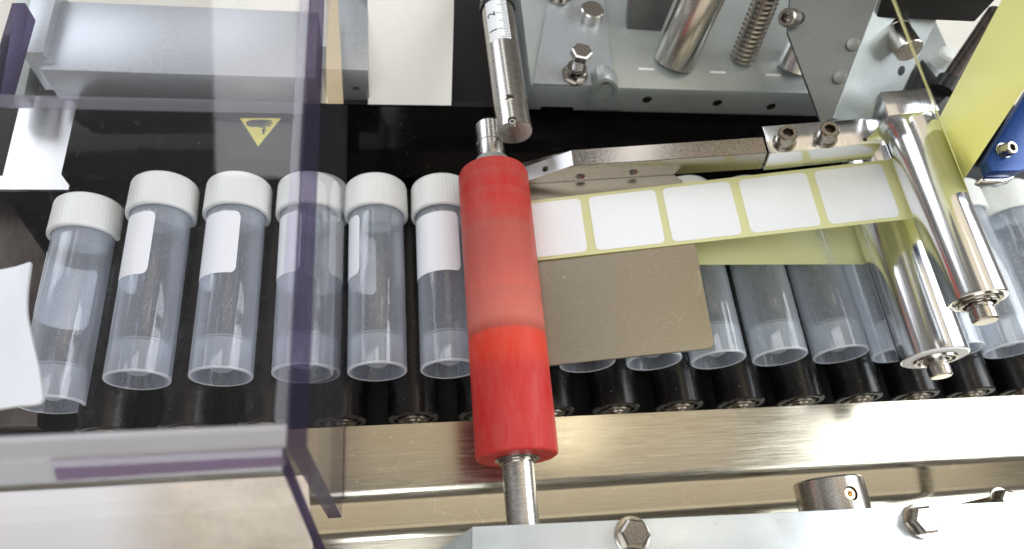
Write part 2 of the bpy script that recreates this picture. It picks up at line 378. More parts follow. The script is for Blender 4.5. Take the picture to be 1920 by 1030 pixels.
def socket_head(bm, base, axis, r, h, washer=True, hexr=None):
    """cap screw head with hexagon socket, standing on base"""
    ax, e1, e2 = frame(axis); base = V(base); n = 24; z0 = 0
    if washer:
        lathe(bm, base, ax, [(0, 0), (0, r*1.22), (r*.18, r*1.22), (r*.2, r*1.05), (r*.2, 0)], 32)
        lathe(bm, base + ax*r*.2, ax, [(0, 0), (0, r*1.1), (r*.22, r*1.1), (r*.22, 0)], 32); z0 = r*.42
    prof = [(z0, 0), (z0, r), (z0+h*.8, r), (z0+h*.93, r*.95), (z0+h, r*.86)]
    rings = []
    for d, rr in prof:
        if rr == 0: continue
        rings.append([bm.verts.new(base + ax*d + (e1*cos(2*pi*k/n) + e2*sin(2*pi*k/n))*rr) for k in range(n)])
    hr = hexr or r*.56; top = base + ax*(z0+h)
    rings.append([bm.verts.new(p) for p in hexpts(top, e1, e2, hr*1.06)])
    rings.append([bm.verts.new(p) for p in hexpts(top - ax*r*.06, e1, e2, hr)])
    rings.append([bm.verts.new(p) for p in hexpts(top - ax*h*.9, e1, e2, hr)])
    for a, b in zip(rings, rings[1:]):
        for k in range(n): bm.faces.new((a[k], a[(k+1) % n], b[(k+1) % n], b[k]))
    bm.faces.new(rings[-1]); bm.faces.new(rings[0][::-1])
def hex_head(bm, base, axis, r, h, washer=True, ph=0.0):
    ax, e1, e2 = frame(axis); base = V(base)
    if washer:
        lathe(bm, base, ax, [(0, 0), (0, r*1.16), (r*.18, r*1.2), (r*.22, r), (r*.22, 0)], 32); base = base + ax*r*.22
    lo = [bm.verts.new(base + (e1*cos(pi*k/3+ph) + e2*sin(pi*k/3+ph))*r) for k in range(6)]
    hi = [bm.verts.new(base + ax*h*.86 + (e1*cos(pi*k/3+ph) + e2*sin(pi*k/3+ph))*r) for k in range(6)]
    tp = [bm.verts.new(base + ax*h + (e1*cos(pi*k/3+ph) + e2*sin(pi*k/3+ph))*r*.84) for k in range(6)]
    bm.faces.new(lo[::-1]); bm.faces.new(tp)
    for a, b in ((lo, hi), (hi, tp)):
        for k in range(6): bm.faces.new((a[k], a[(k+1) % 6], b[(k+1) % 6], b[k]))
def cyl(bm, p, axis, r, L, seg=32): return lathe(bm, p, axis, [(0, 0), (0, r), (L, r), (L, 0)], seg)
def threaded_ring(bm, p, axis, r, n=4, pitch=.7):
    """inside thread of a tapped hole, going inwards along axis"""
    prof = [(-.02, r*1.18), (.25, r)]
    for k in range(n): prof += [(.25 + pitch*(k+.5), r*.88), (.25 + pitch*(k+1), r)]
    prof += [(.25+pitch*n, 0)]
    return lathe(bm, p, axis, prof, 28)

# ================================================================= large structure
# bench under the machine
bm = nb(); box(bm, (-900, -500, -230), (1100, 1100, -225)); tag(obj('floor', bm, 'floor'), kind='structure')

# black bed plate under the rollers
bm = nb(); box(bm, (-210, -46, -48), (440, 200, -42)); 
tag(obj('conveyor_bed', bm, 'blackmatte'), 'flat black bed plate lying under the black rollers', 'conveyor bed')

# rail in front of the rollers: bent sheet, flat top, rounded bend, front face, lower flange
bm = nb()
prof = [(-45.0, -12), (-72, -12)]
for k in range(1, 8):
    a = radians(52 * k / 7); prof.append((-72 - 8*sin(a), -20 + 8*cos(a)))
y_, z_ = prof[-1]; a = radians(52); y_ -= 12*cos(a); z_ -= 12*sin(a); prof.append((y_, z_))
for k in range(1, 6):
    a = radians(52 * (1 - k/5)); y_ -= 1.3*cos(a + .1); z_ -= 1.3*sin(a + .1); prof.append((y_, z_))
prof += [(-240, z_ - .2)]
inner = [(y + (1.6 if y < -46 and z < -12 else 0), z - 1.6) for y, z in prof]
inner = [(prof[0][0], -13.6)] + [(y + 1.6, z - 1.6) for y, z in prof[1:]]
pts = [(-230, y, z) for y, z in prof] + [(-230, y, z) for y, z in inner[::-1]]
prism(bm, pts, (690, 0, 0))
rail = tag(obj('conveyor_rail', bm, 'rail'), 'long brushed steel rail running along the front ends of the black rollers', 'rail')

# black cover block behind the tubes
bm = nb(); box(bm, (-141, 74, -7), (420, 119, 4), .9)
blk = thing('cover_block', 'long glossy black block behind the white tube caps, dusty on top', 'cover', (80, 96, -7))
obj('block', bm, 'black', blk)
# warning triangle sticker: yellow, point down, with hand and arrow
def flat(name, pts2, z, mat, parent, th=.08):
    b = nb(); prism(b, [(x, y, z) for x, y in pts2], (0, 0, th)); return obj(name, b, mat, parent)
def pxs(lst, z): return [tuple(at(x, y, z)[:2]) for x, y in lst]
sticker = thing('warning_sticker', 'yellow warning triangle with black hand and arrow on the black block', 'sticker', (-55, 101, 4.05))
flat('clear_backing', pxs([(428, 206), (551, 207), (546, 300), (425, 297)], 4.02), 4.02, 'black', sticker, .05)
flat('yellow_triangle', pxs([(450, 222), (527, 222), (484, 275)], 4.1), 4.09, 'yellow_ink', sticker, .05)
hand = [(461, 229), (472, 225), (492, 224.5), (509, 226), (510, 228.5), (494, 229), (511, 230), (511, 233), (494, 232.5), (508, 234.5), (507, 237.5), (492, 236), (500, 239), (497, 241), (484, 238.5), (470, 238), (463, 236)]
flat('hand_print', pxs(hand, 4.2), 4.16, 'black_ink', sticker, .05)
flat('arrow_print', pxs([(492, 252), (496, 252), (496.5, 245), (500, 246.5), (495, 239.5), (488.5, 246.5), (492, 245)], 4.2), 4.16, 'black_ink', sticker, .05)

# deep black frame behind the block
bm = nb(); box(bm, (34, 119.5, -30), (120, 300, -8), .5)
box(bm, (34, 119.5, -8), (76, 123, 3), .3)
tag(obj('black_base_plate', bm, 'blackmatte'), 'deep black plate behind the ruler shaft and beside the cream paper', 'base plate')

# bright sheet at the far left with the dark brackets below
bm = nb(); prism(bm, [at(-60, 355, -8), at(128, 356, -8), (-141.5, 125, -8), at(42, 178, -8), at(5, 330, -8), at(-60, 330, -8)], (0, 0, -2.0))
tag(obj('support_sheet', bm, 'silver'), 'bright brushed metal sheet left of the black block', 'metal sheet')
bm = nb(); box(bm, (-185, 76, -60), (-139, 130, -12)); 
tag(obj('shadow_block', bm, 'blackmatte'), 'black block in the shadow under the bright metal sheet', 'block')
bm = nb(); prism(bm, [at(-40, 345, -20), at(-5, 345, -20), at(85, 475, -20), at(70, 800, -20), at(-40, 800, -20)], (0, 0, -8)); bevel(bm, .8)
tag(obj('side_bracket', bm, 'dark'), 'dark scuffed steel bracket left of the leftmost tube', 'bracket')

# white curved guide plate over the leftmost tube
bm = nb()
ctl = [(56, 484), (57, 490), (50, 546), (50, 588), (58, 630), (72, 691), (80, 745), (84, 764)]
edge = [(-60, 512), (0, 505), (30, 499)]
for q0, q1, q2, q3 in zip(ctl, ctl[1:], ctl[2:], ctl[3:]):
    for k in range(5):
        t = k / 5
        edge.append(tuple(.5*(2*b + (c_ - a)*t + (2*a - 5*b + 4*c_ - d)*t*t + (3*b - a - 3*c_ + d)*t**3) for a, b, c_, d in zip(q0, q1, q2, q3)))
edge += [(80, 746), (74, 756), (60, 759), (30, 761), (0, 766), (-60, 774)]
prism(bm, [at(x, y, 78) for x, y in edge], (0, 0, -2.0)); bevel(bm, .4)
tag(obj('guide_plate', bm, 'white_pl'), 'curved white plastic plate overlapping the lower end of the leftmost tube', 'guide plate')

# ================================================================= rear left aluminium blocks
bm = nb(); p0, p1 = at(75, 131, 25), at(592, 137, 25); box(bm, (p0.x, p0.y, 4.2), (p1.x, p0.y + 43, 25), .6)
tag(obj('aluminium_block', bm, 'alu'), 'wide pale aluminium block behind the warning sticker, seen through clear acrylic', 'block')
bm = nb(); x0 = at(38, 100, 30).x
prism(bm, [at(38, 98, 30), at(80, 98, 30), at(112, -30, 30), at(62, -30, 30)], (0, 0, -26)); bevel(bm, .5)
tag(obj('aluminium_post', bm, 'alu'), 'narrow aluminium bar left of the wide aluminium block', 'bar')
bm = nb(); prism(bm, [at(0, 178, 10), at(45, 178, 10), at(62, 100, 10), at(70, -30, 10), at(35, -30, 10)], (0, 0, -10)); bevel(bm, .4)
tag(obj('side_rail', bm, 'alulight'), 'pale metal side rail behind the narrow aluminium bar', 'rail')
bm = nb(); prism(bm, [at(0, 170, 60), at(-30, 178, 60), at(22, 5, 60), at(48, 5, 60)], (0, 0, -10)); bevel(bm, .4)
tag(obj('guard_strip', bm, 'acryledge'), 'purple tinted edge strip at the top left corner', 'strip')
blk2 = thing('end_block', 'small grey metal block with a round hole beside the cream paper', 'block', (-8, 140, 4))
a = at(615, 110, 28); b = at(688, 110, 28)
bm = nb(); box(bm, (a.x, 121, 4.2), (b.x + .5, 175, 27), .4)
o = obj('block', bm, 'alu', blk2)
h = aty(667, 168, 121); c = nb(); cyl(c, (h.x, 119, h.z), (0, 1, 0), 1.9, 12); cut(o, c)

# paper strips hanging at the back
pap = nb()
B0, B1 = at(690, 196, 4.5), at(846, 198, 4.5); T0, T1 = at(689, -40, 34), at(852, -40, 34)
K1 = at(850, 55, 22)
prism(pap, [B0, B1, V((K1.x, K1.y, K1.z)), T1, T0], (0, .35, -.1))
tag(obj('paper_strip', pap, 'paper'), 'broad cream paper strip hanging behind the black block', 'paper strip')
pap = nb(); prism(pap, [at(612, 195, 29), at(644, 195, 29), at(632, -30, 40), at(612, -30, 40)], (0, .3, 0))
tag(obj('paper_edge', pap, 'tapepaper'), 'narrow tan strip seen behind the thick acrylic edge', 'paper strip')

# ================================================================= rollers
PITCH = 31.6
def tag_roller():
    r = thing('conveyor_roller', 'black conveyor roller', 'roller', (-109, -41.6, -29.5), 'black rollers carrying the tubes')
    x = -109
    bm = nb(); lathe(bm, (x, -41.6, -18.6), (0, 1, 0), [(0, 0), (0, 7.2), (1.0, 7.4), (1.0, 8.6), (0, 8.9), (0, 10.9), (.6, 11.5), (112.5, 11.5), (113, 11), (113, 0)], 56)
    obj('sleeve', bm, 'roller', r)
    bm = nb(); lathe(bm, (x, -41.9, -18.6), (0, 1, 0), [(-5.5, 0), (-5.5, 3.0), (-1.2, 3.0), (-1.2, 4.2), (-.4, 4.4), (-.4, 6.6), (1.4, 6.8), (1.4, 0)], 40)
    obj('axle', bm, 'axlesteel', r); return r
proto = tag_roller()
def copy_tree(o, loc, label=None):
    c = o.copy(); col.objects.link(c); c.location = loc
    if label: c['label'] = label
    for ch in list(o.children):
        d = ch.copy(); col.objects.link(d); d.parent = c; d.matrix_parent_inverse = ch.matrix_parent_inverse
        for g in list(ch.children):
            e = g.copy(); col.objects.link(e); e.parent = d
    return c
where = ['black roller between the first and second tube from the left', 'black roller between the second and third tube from the left', 'black roller between the third and fourth tube from the left',
         'black roller left of the tube whose label wraps underneath, at the acrylic side wall', 'black roller between the two tubes just left of the red roller', 'black roller mostly hidden beneath the red roller',
         'black roller just right of the red roller, under the brown plate', 'black roller between the two tube ends peeping out under the brown plate', 'black roller left of the tube at the corner of the brown plate',
         'black roller right of the tube at the corner of the brown plate', 'black roller between the two bare tubes under the yellow liner', 'black roller left of the lower chrome roller end',
         'black roller right below the end of the lower chrome roller', 'black roller below the end of the upper chrome roller', 'black roller near the right edge of the picture', 'last black roller, only just inside the right edge']
for k in range(16):
    if k == 0: proto['label'] = where[0]; proto.location.x -= .0032; continue
    copy_tree(proto, V((-109 + PITCH*k - {1: 2.6, 2: 1.4, 3: .6}.get(k, 0), -41.6, -29.5)) * S, where[k])

# ================================================================= tubes
YB = -24.5; YT = 53.0; YC = 71.0; R = 12.9
def tube(x, z, label, lab=None, dy=0, cap=True):
    t = thing('sample_tube', label, 'tube', (x, 20 + dy, z - R), 'screw cap tubes on the rollers')
    L = YT + 9 - YB
    bm = nb(); lathe(bm, (x, YB + dy, z), (0, 1, 0), [(0, R - 1.15), (0, R - .15), (.25, R), (L - 1, R), (L, R - .6), (L, R - 1.2), (L - 6, R - 1.25), (15, R - 1.25), (.3, R - 1.2), (0, R - 1.15)], 56)
    obj('body', bm, 'tube', t)
    bm = nb(); lathe(bm, (x, YB + dy, z), (0, 1, 0), [(14.4, R - 1.4), (13.6, 9.5), (12.0, 7.6), (8.5, 6.9), (5.6, 6.2), (3.9, 4.9), (2.9, 3.3), (2.4, 1.6), (2.3, 0)], 48)
    obj('conical_base', bm, 'tube', t)
    bm = nb(); lathe(bm, (x, YB + dy, z), (0, 1, 0), [(.6, R - 1.34), (14.0, R - 1.34)], 48); obj('skirt', bm, 'tubebase', t)
    bm = nb(); lathe(bm, (x, YB + dy, z), (0, 1, 0), [(.12, R - 1.15), (-.08, R - .95), (-.08, R - .25), (.15, R - .02), (.8, R + .02)], 56)
    obj('rim', bm, 'rimw', t)
    bm = nb(); lathe(bm, (x, YB + dy, z), (0, 1, 0), [(14.6, R - 1.34), (15.4, R - 1.6), (15.4, R - 1.34)], 48)
    lathe(bm, (x, YB + dy, z), (0, 1, 0), [(L - 17, R - 1.32), (L - 16.6, R - 1.8), (L - 2, R - 1.8), (L - 2, 0)], 48)
    pieces('base_ring|neck_ring', bm, 'tubebase', t)
    RC = 15.1; N = 144
    def ribs(k, r, d): return r - (.22 if (k % 3 == 0 and 1.4 < d < 16.0 and r > RC - 1.2) else 0)
    bm = nb(); lathe(bm, (x, YT + dy, z), (0, 1, 0), [(4, R + .15), (.6, R + .25), (0, R + .5), (0, RC - .55), (.35, RC - .1), (1.2, RC), (1.6, RC), (15.6, RC - .25), (16.6, RC - .55), (17.5, RC - 1.4), (18, RC - 2.6), (18, 0)], N, radf=ribs)
    obj('cap', bm, 'cap', t, sharp=50)
    if lab:
        a0, a1, y0, y1 = lab; rr = R + .12; rc = 2.6
        bm = nb(); NA = 40; NY = 14; grid = {}
        for i in range(NA + 1):
            u = i / NA; arc = (a1 - a0) * rr * u; e = min(arc, (a1 - a0) * rr - arc)
            ins = rc - math.sqrt(max(0, rc*rc - (rc - e)**2)) if e < rc else 0
            a = a0 + (a1 - a0) * u
            for j in range(NY + 1):
                y = y0 + ins + (y1 - y0 - 2*ins) * j / NY
                grid[i, j] = bm.verts.new((x - sin(a)*rr, y + dy, z + cos(a)*rr))
        for i in range(NA):
            for j in range(NY): bm.faces.new((grid[i, j], grid[i+1, j], grid[i+1, j+1], grid[i, j+1]))
        o = obj('label', bm, 'label', t, recalc=False)
    t.rotation_euler.z = radians(random.uniform(-.35, .35)); t.location.y += random.uniform(-.4, .4) * S
    return t
W = 2.48
ya, yb = 18.5, 49.5
D2 = radians
tube(-130.3, -7, 'leftmost tube with its label on the underside, beside the white curved plate', (D2(52), D2(52)+W, 14, 44), dy=-7)
tube(-96.0, 0, 'second tube from the left, label on its left side curling underneath', (D2(-8), D2(-8)+W, ya, yb))
tube(-62.9, 0, 'third tube from the left, labelled, behind the clear acrylic top', (D2(-20), D2(-20)+W+.15, ya, yb))
tube(-30.0, 0, 'labelled tube cut in two by the thick purple acrylic edge', (D2(6), D2(6)+W, ya, yb))
tube(1.6, 0, 'tube right of the acrylic wall showing the back of its label through the plastic', (D2(35), D2(35)+W, ya, yb))
tube(33.2, 0, 'tube touching the left side of the red roller, label facing up', (D2(-30), D2(-30)+W, ya, yb))
rt = ['tube hidden under the red roller and the brown plate', 'tube of which only the end shows below the left part of the brown plate', 'tube end peeping out below the brown plate near its right corner',
      'bare tube at the lower right corner of the brown plate', 'first fully clear bare tube right of the brown plate', 'second bare tube right of the brown plate, left of the chrome rollers',
      'bare tube crossed by the lower chrome roller', 'bare tube between the ends of the two chrome rollers', 'bare tube whose end shows below and right of the upper chrome roller', 'rightmost tube, its white cap showing below the blue block']
for k, lb in enumerate(rt): tube(64.8 + PITCH*k, 0, lb)

# ================================================================= red pressure roller
pr = thing('pressure_roller', 'red rubber roller on a steel shaft, pale and worn in the middle', 'roller', (55, -5, 15))
bm = nb(); lathe(bm, (55, -71.5, 31), (0, 1, 0), [(0, 6.5), (0, 14.8), (.5, 15.6), (1.4, 16), (127.5, 16), (129, 15.4), (129.4, 14), (129.4, 6.5)], 72)
obj('rubber_sleeve', bm, 'red', pr)
bm = nb(); lathe(bm, (55, -72.6, 31), (0, 1, 0), [(0, 6), (0, 8.2), (.6, 8.6), (1.6, 8.6), (1.6, 6)], 56); lathe(bm, (55, -73.4, 31), (0, 1, 0), [(0, 6), (0, 7.3), (.9, 7.3)], 48)
pieces('bearing_ring|snap_ring', bm, 'screw', pr)
bm = nb(); lathe(bm, (55, 57.4, 31), (0, 1, 0), [(0, 5), (0, 11), (.5, 11.6), (2.6, 11.6), (3.4, 10.6), (6.5, 8.6), (8, 7.6), (8, 5)], 56)
obj('collar', bm, 'alulight', pr)
bm = nb(); lathe(bm, (55, -135, 31), (0, 1, 0), [(0, 0), (0, 6.1), (70, 6.1), (190, 6.1), (200, 6.1), (202, 6.5), (209, 6.5), (209.2, 6.2), (209.6, 6.2), (209.8, 6.5), (220, 6.5), (221.2, 5.6), (221.2, 0)], 48)
obj('shaft', bm, 'turned', pr)

# ================================================================= ruler shaft
A = at(965, 250, 42) + V((0, 0, 0)); B = at(922, -60, 42)
rs = thing('ruler_shaft', 'steel shaft with a white ruler strip and two screw holes', 'shaft', (A.x, A.y, 34))
ax = (B - A).normalized(); Ls = (B - A).length
bm = nb(); lathe(bm, A, ax, [(0, 0), (0, 7.9), (.4, 8.3), (3.0, 8.3), (3.3, 8.0), (Ls, 8.0), (Ls, 0)], 64)
sh = obj('shaft', bm, 'turned', rs)
u1 = V((1, 0, 0)); u1 = (u1 - ax*u1.dot(ax)).normalized(); u2 = u1.cross(ax).normalized()
if u2.z < 0: u2 = -u2
def on_shaft(px, py):
    # where the photo's ray meets the cylinder
    r = (right*(px-960) + down*(py-515) + fwd*F).normalized(); o_ = CAM - A
    d = r - ax*r.dot(ax); o2 = o_ - ax*o_.dot(ax); a_ = d.dot(d); b_2 = 2*d.dot(o2); c_ = o2.dot(o2) - 64
    disc = max(0, b_2*b_2 - 4*a_*c_); t = (-b_2 - math.sqrt(disc))/(2*a_); return CAM + r*t
c = nb(); rings = nb(); screws = nb()
for k, (px, py) in enumerate(((955, 183), (960, 226))):
    P = on_shaft(px, py); rad = (P - A); rad = (rad - ax*rad.dot(ax)).normalized()
    cyl(c, P + rad*1.5, -rad, 2.0, 4.5, 28)
    if k == 0: threaded_ring(rings, P - rad*.35, -rad, 2.0, 2, .5)
    else:
        socket_head(screws, P - rad*2.6, rad, 1.85, 1.9, False, .75)
cut(sh, c)
obj('thread', rings, 'screw', rs); obj('set_screw', screws, 'screw', rs)
# ruler sticker: a patch wrapped on the shaft with 0.5 mm ticks and digits
def ang_of(P): d = P - A; d = d - ax*d.dot(ax); return math.atan2(d.dot(u1), d.dot(u2))
def shp(s, a, r=8.06): return A + ax*s + (u2*cos(a) + u1*sin(a))*r
PL = on_shaft(919, 82); PR = on_shaft(960, 82); aL, aR = ang_of(PL), ang_of(PR); s0 = (PL - A).dot(ax)
ST = (on_shaft(912, 6) - A).dot(ax)
bm = nb(); NA = 30; NS = 8; g = {}
for i in range(NA+1):
    for j in range(NS+1): g[i, j] = bm.verts.new(shp(s0 + (ST-s0)*j/NS, aL + (aR-aL)*i/NA))
for i in range(NA):
    for j in range(NS): bm.faces.new((g[i, j], g[i+1, j], g[i+1, j+1], g[i, j+1]))
obj('ruler_sticker', bm, 'label', rs)
bm = nb(); s1 = s0; unit = (on_shaft(935, 24) - A).dot(ax) - (on_shaft(937, 54) - A).dot(ax); sone = (on_shaft(937, 54) - A).dot(ax)
k = -8
while True:
    s = sone + unit*k/10
    if s > ST - .4: break
    if s > s0 + .4:
        ln = .52 if k % 10 == 0 else (.42 if k % 5 == 0 else .27)
        a1 = aR - .03; a0 = aR - (aR-aL)*ln
        n_ = 5; vs = [[bm.verts.new(shp(s + ds, a0 + (a1-a0)*q/n_, 8.15)) for q in range(n_+1)] for ds in (-.14, .14)]
        for q in range(n_): bm.faces.new((vs[0][q], vs[0][q+1], vs[1][q+1], vs[1][q]))
    k += 1
o = obj('ruler_ticks', bm, 'black_ink', rs); o['kind'] = 'stuff'
def text_pts(ch, size):
    cu = bpy.data.curves.new('t', 'FONT'); cu.body = ch; cu.size = size; cu.align_x = 'CENTER'; cu.align_y = 'CENTER'; cu.offset = .012*size
    o = bpy.data.objects.new('t', cu); col.objects.link(o); dg = bpy.context.evaluated_depsgraph_get(); dg.update()
    me = bpy.data.meshes.new_from_object(o.evaluated_get(dg)); bpy.data.objects.remove(o); return me
for ch, kk in (('1', 0), ('2', 1)):
    me = text_pts(ch, 6.0); b = nb(); b.from_mesh(me); bmesh.ops.triangulate(b, faces=b.faces); bmesh.ops.subdivide_edges(b, edges=[e for e in b.edges if e.calc_length() > .8], cuts=5, use_grid_fill=True); am = aL + (aR-aL)*.27
    for v in b.verts:
        x_, y_ = v.co.x, v.co.y; v.co = shp(sone + unit*kk + x_, am - y_/8.1, 8.16)
    obj('digit_print', b, 'black_ink', rs)
bm = nb(); e = A + ax*(ST + .3); lathe(bm, e, ax, [(0, 8.0), (0, 8.9), (3, 8.9), (3, 8.0)], 48); obj('dark_collar', bm, 'black_bush', rs)

# ================================================================= peel plate assembly, in its own tilted frame
P0 = V((98, 19.1, 25.7)); pu = V((.9734, 0, .2291)).normalized(); pv = V((0, 1, 0)); pn = pu.cross(pv).normalized()
def PL_(s, t, h): return P0 + pu*s + pv*t + pn*h
pp = thing('peel_plate', 'thin brown brushed steel plate under the row of white labels', 'plate', PL_(8, -25, -3.5))
bm = nb()
prism(bm, [PL_(-29.2, -49.8, -2.6), PL_(43.4, -50, -2.6), PL_(45.4, -48.4, -2.6), PL_(47, 20, -2.6), PL_(47, 33.5, -2.6), PL_(40, 41, -2.6), PL_(-29.2, 42, -2.6)], pn*1.5)
obj('plate', bevel(bm, .18, 1), 'plate', pp)
gb = thing('guide_bar', 'long brown steel bar with tapped screw holes along the top edge of the labels', 'bar', PL_(30, 42, -1))
bm = nb()
prof = [(-28.5, -1), (-28.5, 4), (-3.2, 12), (84, 12), (84, -1)]
fy = lambda s: 40.2 - (s + 3) * .066
a_ = [bm.verts.new(PL_(s, fy(s), h)) for s, h in prof]
b_ = [bm.verts.new(PL_(s, fy(s) + 8.9, h)) for s, h in prof]
bm.faces.new(a_); bm.faces.new(b_[::-1])
for k in range(5): bm.faces.new((a_[k], b_[k], b_[(k+1) % 5], a_[(k+1) % 5]))
bevel(bm, .25, 1)
bar = obj('bar', bm, 'bar', gb)
def ray_plane(px, py, Q, nn_):
    r = right*(px-960) + down*(py-515) + fwd*F; return CAM + r*((Q - CAM).dot(nn_)/r.dot(nn_))
fn = (PL_(84, fy(84), 0) - PL_(-3, fy(-3), 0)).cross(pn).normalized()
if fn.y > 0: fn = -fn
c = nb(); tr = nb()
for px, py in ((1088, 331), (1187, 323)):
    Pq = ray_plane(px, py, PL_(0, fy(0), 5), fn); cyl(c, Pq + fn*2, -fn, 2.3, 7); threaded_ring(tr, Pq, -fn, 2.3, 5)
bn = (PL_(-3.2, 0, 12) - PL_(-28.5, 0, 4)).cross(pv).normalized()
if bn.z < 0: bn = -bn
Pq = ray_plane(1022, 317, PL_(-15, 40, 4 + 8*13.5/25.3), bn); cyl(c, Pq + bn*2, -bn, 1.6, 8); threaded_ring(tr, Pq, -bn, 1.6, 5)
cut(bar, c); pieces('thread', tr, 'screw', gb)
bm = nb()   # bright milled face of the tip
e = .06
q = [PL_(-28.2, 39.4, 4.1) + bn*e, PL_(-3.5, 40.6, 11.9) + bn*e, PL_(-3.5, 48.7, 11.9) + bn*e, PL_(-28.2, 47.4, 4.1) + bn*e]
prism(bm, q, -bn*.05); tip = obj('milled_tip', bm, 'silver', gb)
c = nb(); cyl(c, Pq + bn*2, -bn, 1.6, 8); cut(tip, c)
# clamp block with two cap screws
cb = thing('clamp_block', 'polished clamp block with two hexagon socket screws at the end of the bar', 'clamp', PL_(110, 40, 0))
bm = nb()
c0 = [at(1446, 291, 61), at(1645, 268, 81)]
q = [PL_(84.6, 33.2, 13), PL_(134, 32.2, 13), PL_(134, 46, 13), PL_(84.6, 48.5, 13)]
prism(bm, q, -pn*13.5); bevel(bm, .35, 2)
obj('block', bm, 'chrome', cb)
def scr(parent, P, axis, r, h, washer=True, mat='screw', name='screw'):
    b = nb(); socket_head(b, P, axis, r, h, washer); return pieces('washer|spring_washer|screw' if washer else 'screw', b, mat, parent)
for px, py in ((1470, 268), (1547, 261)):
    Pq = ray_plane(px, py, PL_(0, 0, 13.02), pn); scr(cb, Pq, pn, 4.3, 6.0)
bm = nb()
for px, py, rr in ((1638, 227, 1.0), (1622, 262, .9)):
    Pq = ray_plane(px, py, PL_(0, 0, 13.02), pn); lathe(bm, Pq, pn, [(.02, 0), (.02, rr), (.12, rr), (.12, rr*.7), (-.1, rr*.6), (-.1, 0)], 20)
pieces('small_hole', bm, 'black_ink', cb)

# ================================================================= chrome rollers
UR = V((241.3, 0, 69.6)); ur = 11.3
up = thing('guide_roller', 'upper chrome guide roller, its end disc at the right of the labels', 'roller', (UR.x, 17, UR.z - ur))
bm = nb(); lathe(bm, (UR.x, -27, UR.z), (0, 1, 0), [(0, 7.2), (0, ur - .5), (.3, ur - .05), (1.2, ur), (1.5, ur), (90.5, ur), (90.9, ur - .5), (90.9, 0)], 80)
obj('shell', bm, 'chrome', up)
bm = nb(); lathe(bm, (UR.x, -28.7, UR.z), (0, 1, 0), [(1.6, 0), (1.2, 5), (.7, 5.2), (.7, 8.6), (1.2, 9.3), (1.8, 9.3)], 64)
lathe(bm, (UR.x, -28.9, UR.z), (0, 1, 0), [(.2, 6.0), (0, 6.3), (0, 7.4), (.3, 7.6), (1, 7.6)], 48)
pieces('bearing|snap_ring', bm, 'screw', up)
bm = nb(); lathe(bm, (UR.x, -36, UR.z), (0, 1, 0), [(0, 0), (0, 4.3), (.6, 4.9), (4.4, 4.9), (4.6, 4.5), (5.3, 4.5), (5.5, 5), (8, 5)], 48)
obj('axle', bm, 'satin', up)
LR = V((250.2, 0, 26.5)); lr = 14.5
lo = thing('guide_roller', 'lower chrome guide roller behind the end of the label strip', 'roller', (LR.x, 38, LR.z - lr))
bm = nb(); lathe(bm, (LR.x, -36, LR.z), (0, 1, 0), [(0, 9.6), (0, lr - .3), (.3, lr), (1.3, lr), (1.7, lr), (138, lr), (138.5, lr-.5), (138.5, 0)], 88)
obj('shell', bm, 'chrome', lo)
bm = nb(); lathe(bm, (LR.x, -37.1, LR.z), (0, 1, 0), [(.9, 8.8), (.6, 9.2), (.6, 13.4), (1.2, 13.8)], 64)
obj('end_disc', bm, 'label', lo)
bm = nb(); lathe(bm, (LR.x, -37.9, LR.z), (0, 1, 0), [(1.6, 0), (1.4, 5.5), (.3, 5.7), (.3, 6.4), (1.2, 6.6), (1.2, 7.9), (.2, 8.2), (.2, 9.0), (1.2, 9.3)], 64)
obj('bearing', bm, 'screw', lo)
bm = nb(); lathe(bm, (LR.x, -45, LR.z), (0, 1, 0), [(0, 0), (0, 4.2), (.6, 4.8), (4.6, 4.8), (4.9, 4.3), (5.6, 4.3), (5.8, 4.9), (8, 4.9)], 48)
obj('axle', bm, 'satin', lo)

# ================================================================= label strip: web, labels, liner
def arc(c, r, a0, a1, n):
    return [(c.x + r*cos(radians(a0 + (a1-a0)*k/n)), c.z + r*sin(radians(a0 + (a1-a0)*k/n))) for k in range(n+1)]
def ribbon(bm, path, ys, th=.14):
    """path: (x, z) points; ys: (y0, y1) per point"""
    rows = []
    for k, (x, z) in enumerate(path):
        a = path[max(0, k-1)]; b = path[min(len(path)-1, k+1)]; d = V((b[0]-a[0], 0, b[1]-a[1])).normalized(); nn_ = V((-d.z, 0, d.x))
        y0, y1 = ys[k] if isinstance(ys, list) else ys
        rows.append([bm.verts.new(V((x, y, z)) + nn_*o*th/2) for y in (y0, y1) for o in (1, -1)])
    for a, b in zip(rows, rows[1:]):
        bm.faces.new((a[0], a[2], b[2], b[0])); bm.faces.new((a[1], b[1], b[3], a[3]))
        bm.faces.new((a[0], b[0], b[1], a[1])); bm.faces.new((a[2], a[3], b[3], b[2]))
    bm.faces.new((rows[0][0], rows[0][1], rows[0][3], rows[0][2])); e = rows[-1]; bm.faces.new((e[0], e[2], e[3], e[1]))
strip = thing('label_strip', 'yellow backing strip carrying a row of white square labels', 'label strip', PL_(50, 15, 0))
TY = (18.9, 50.7)
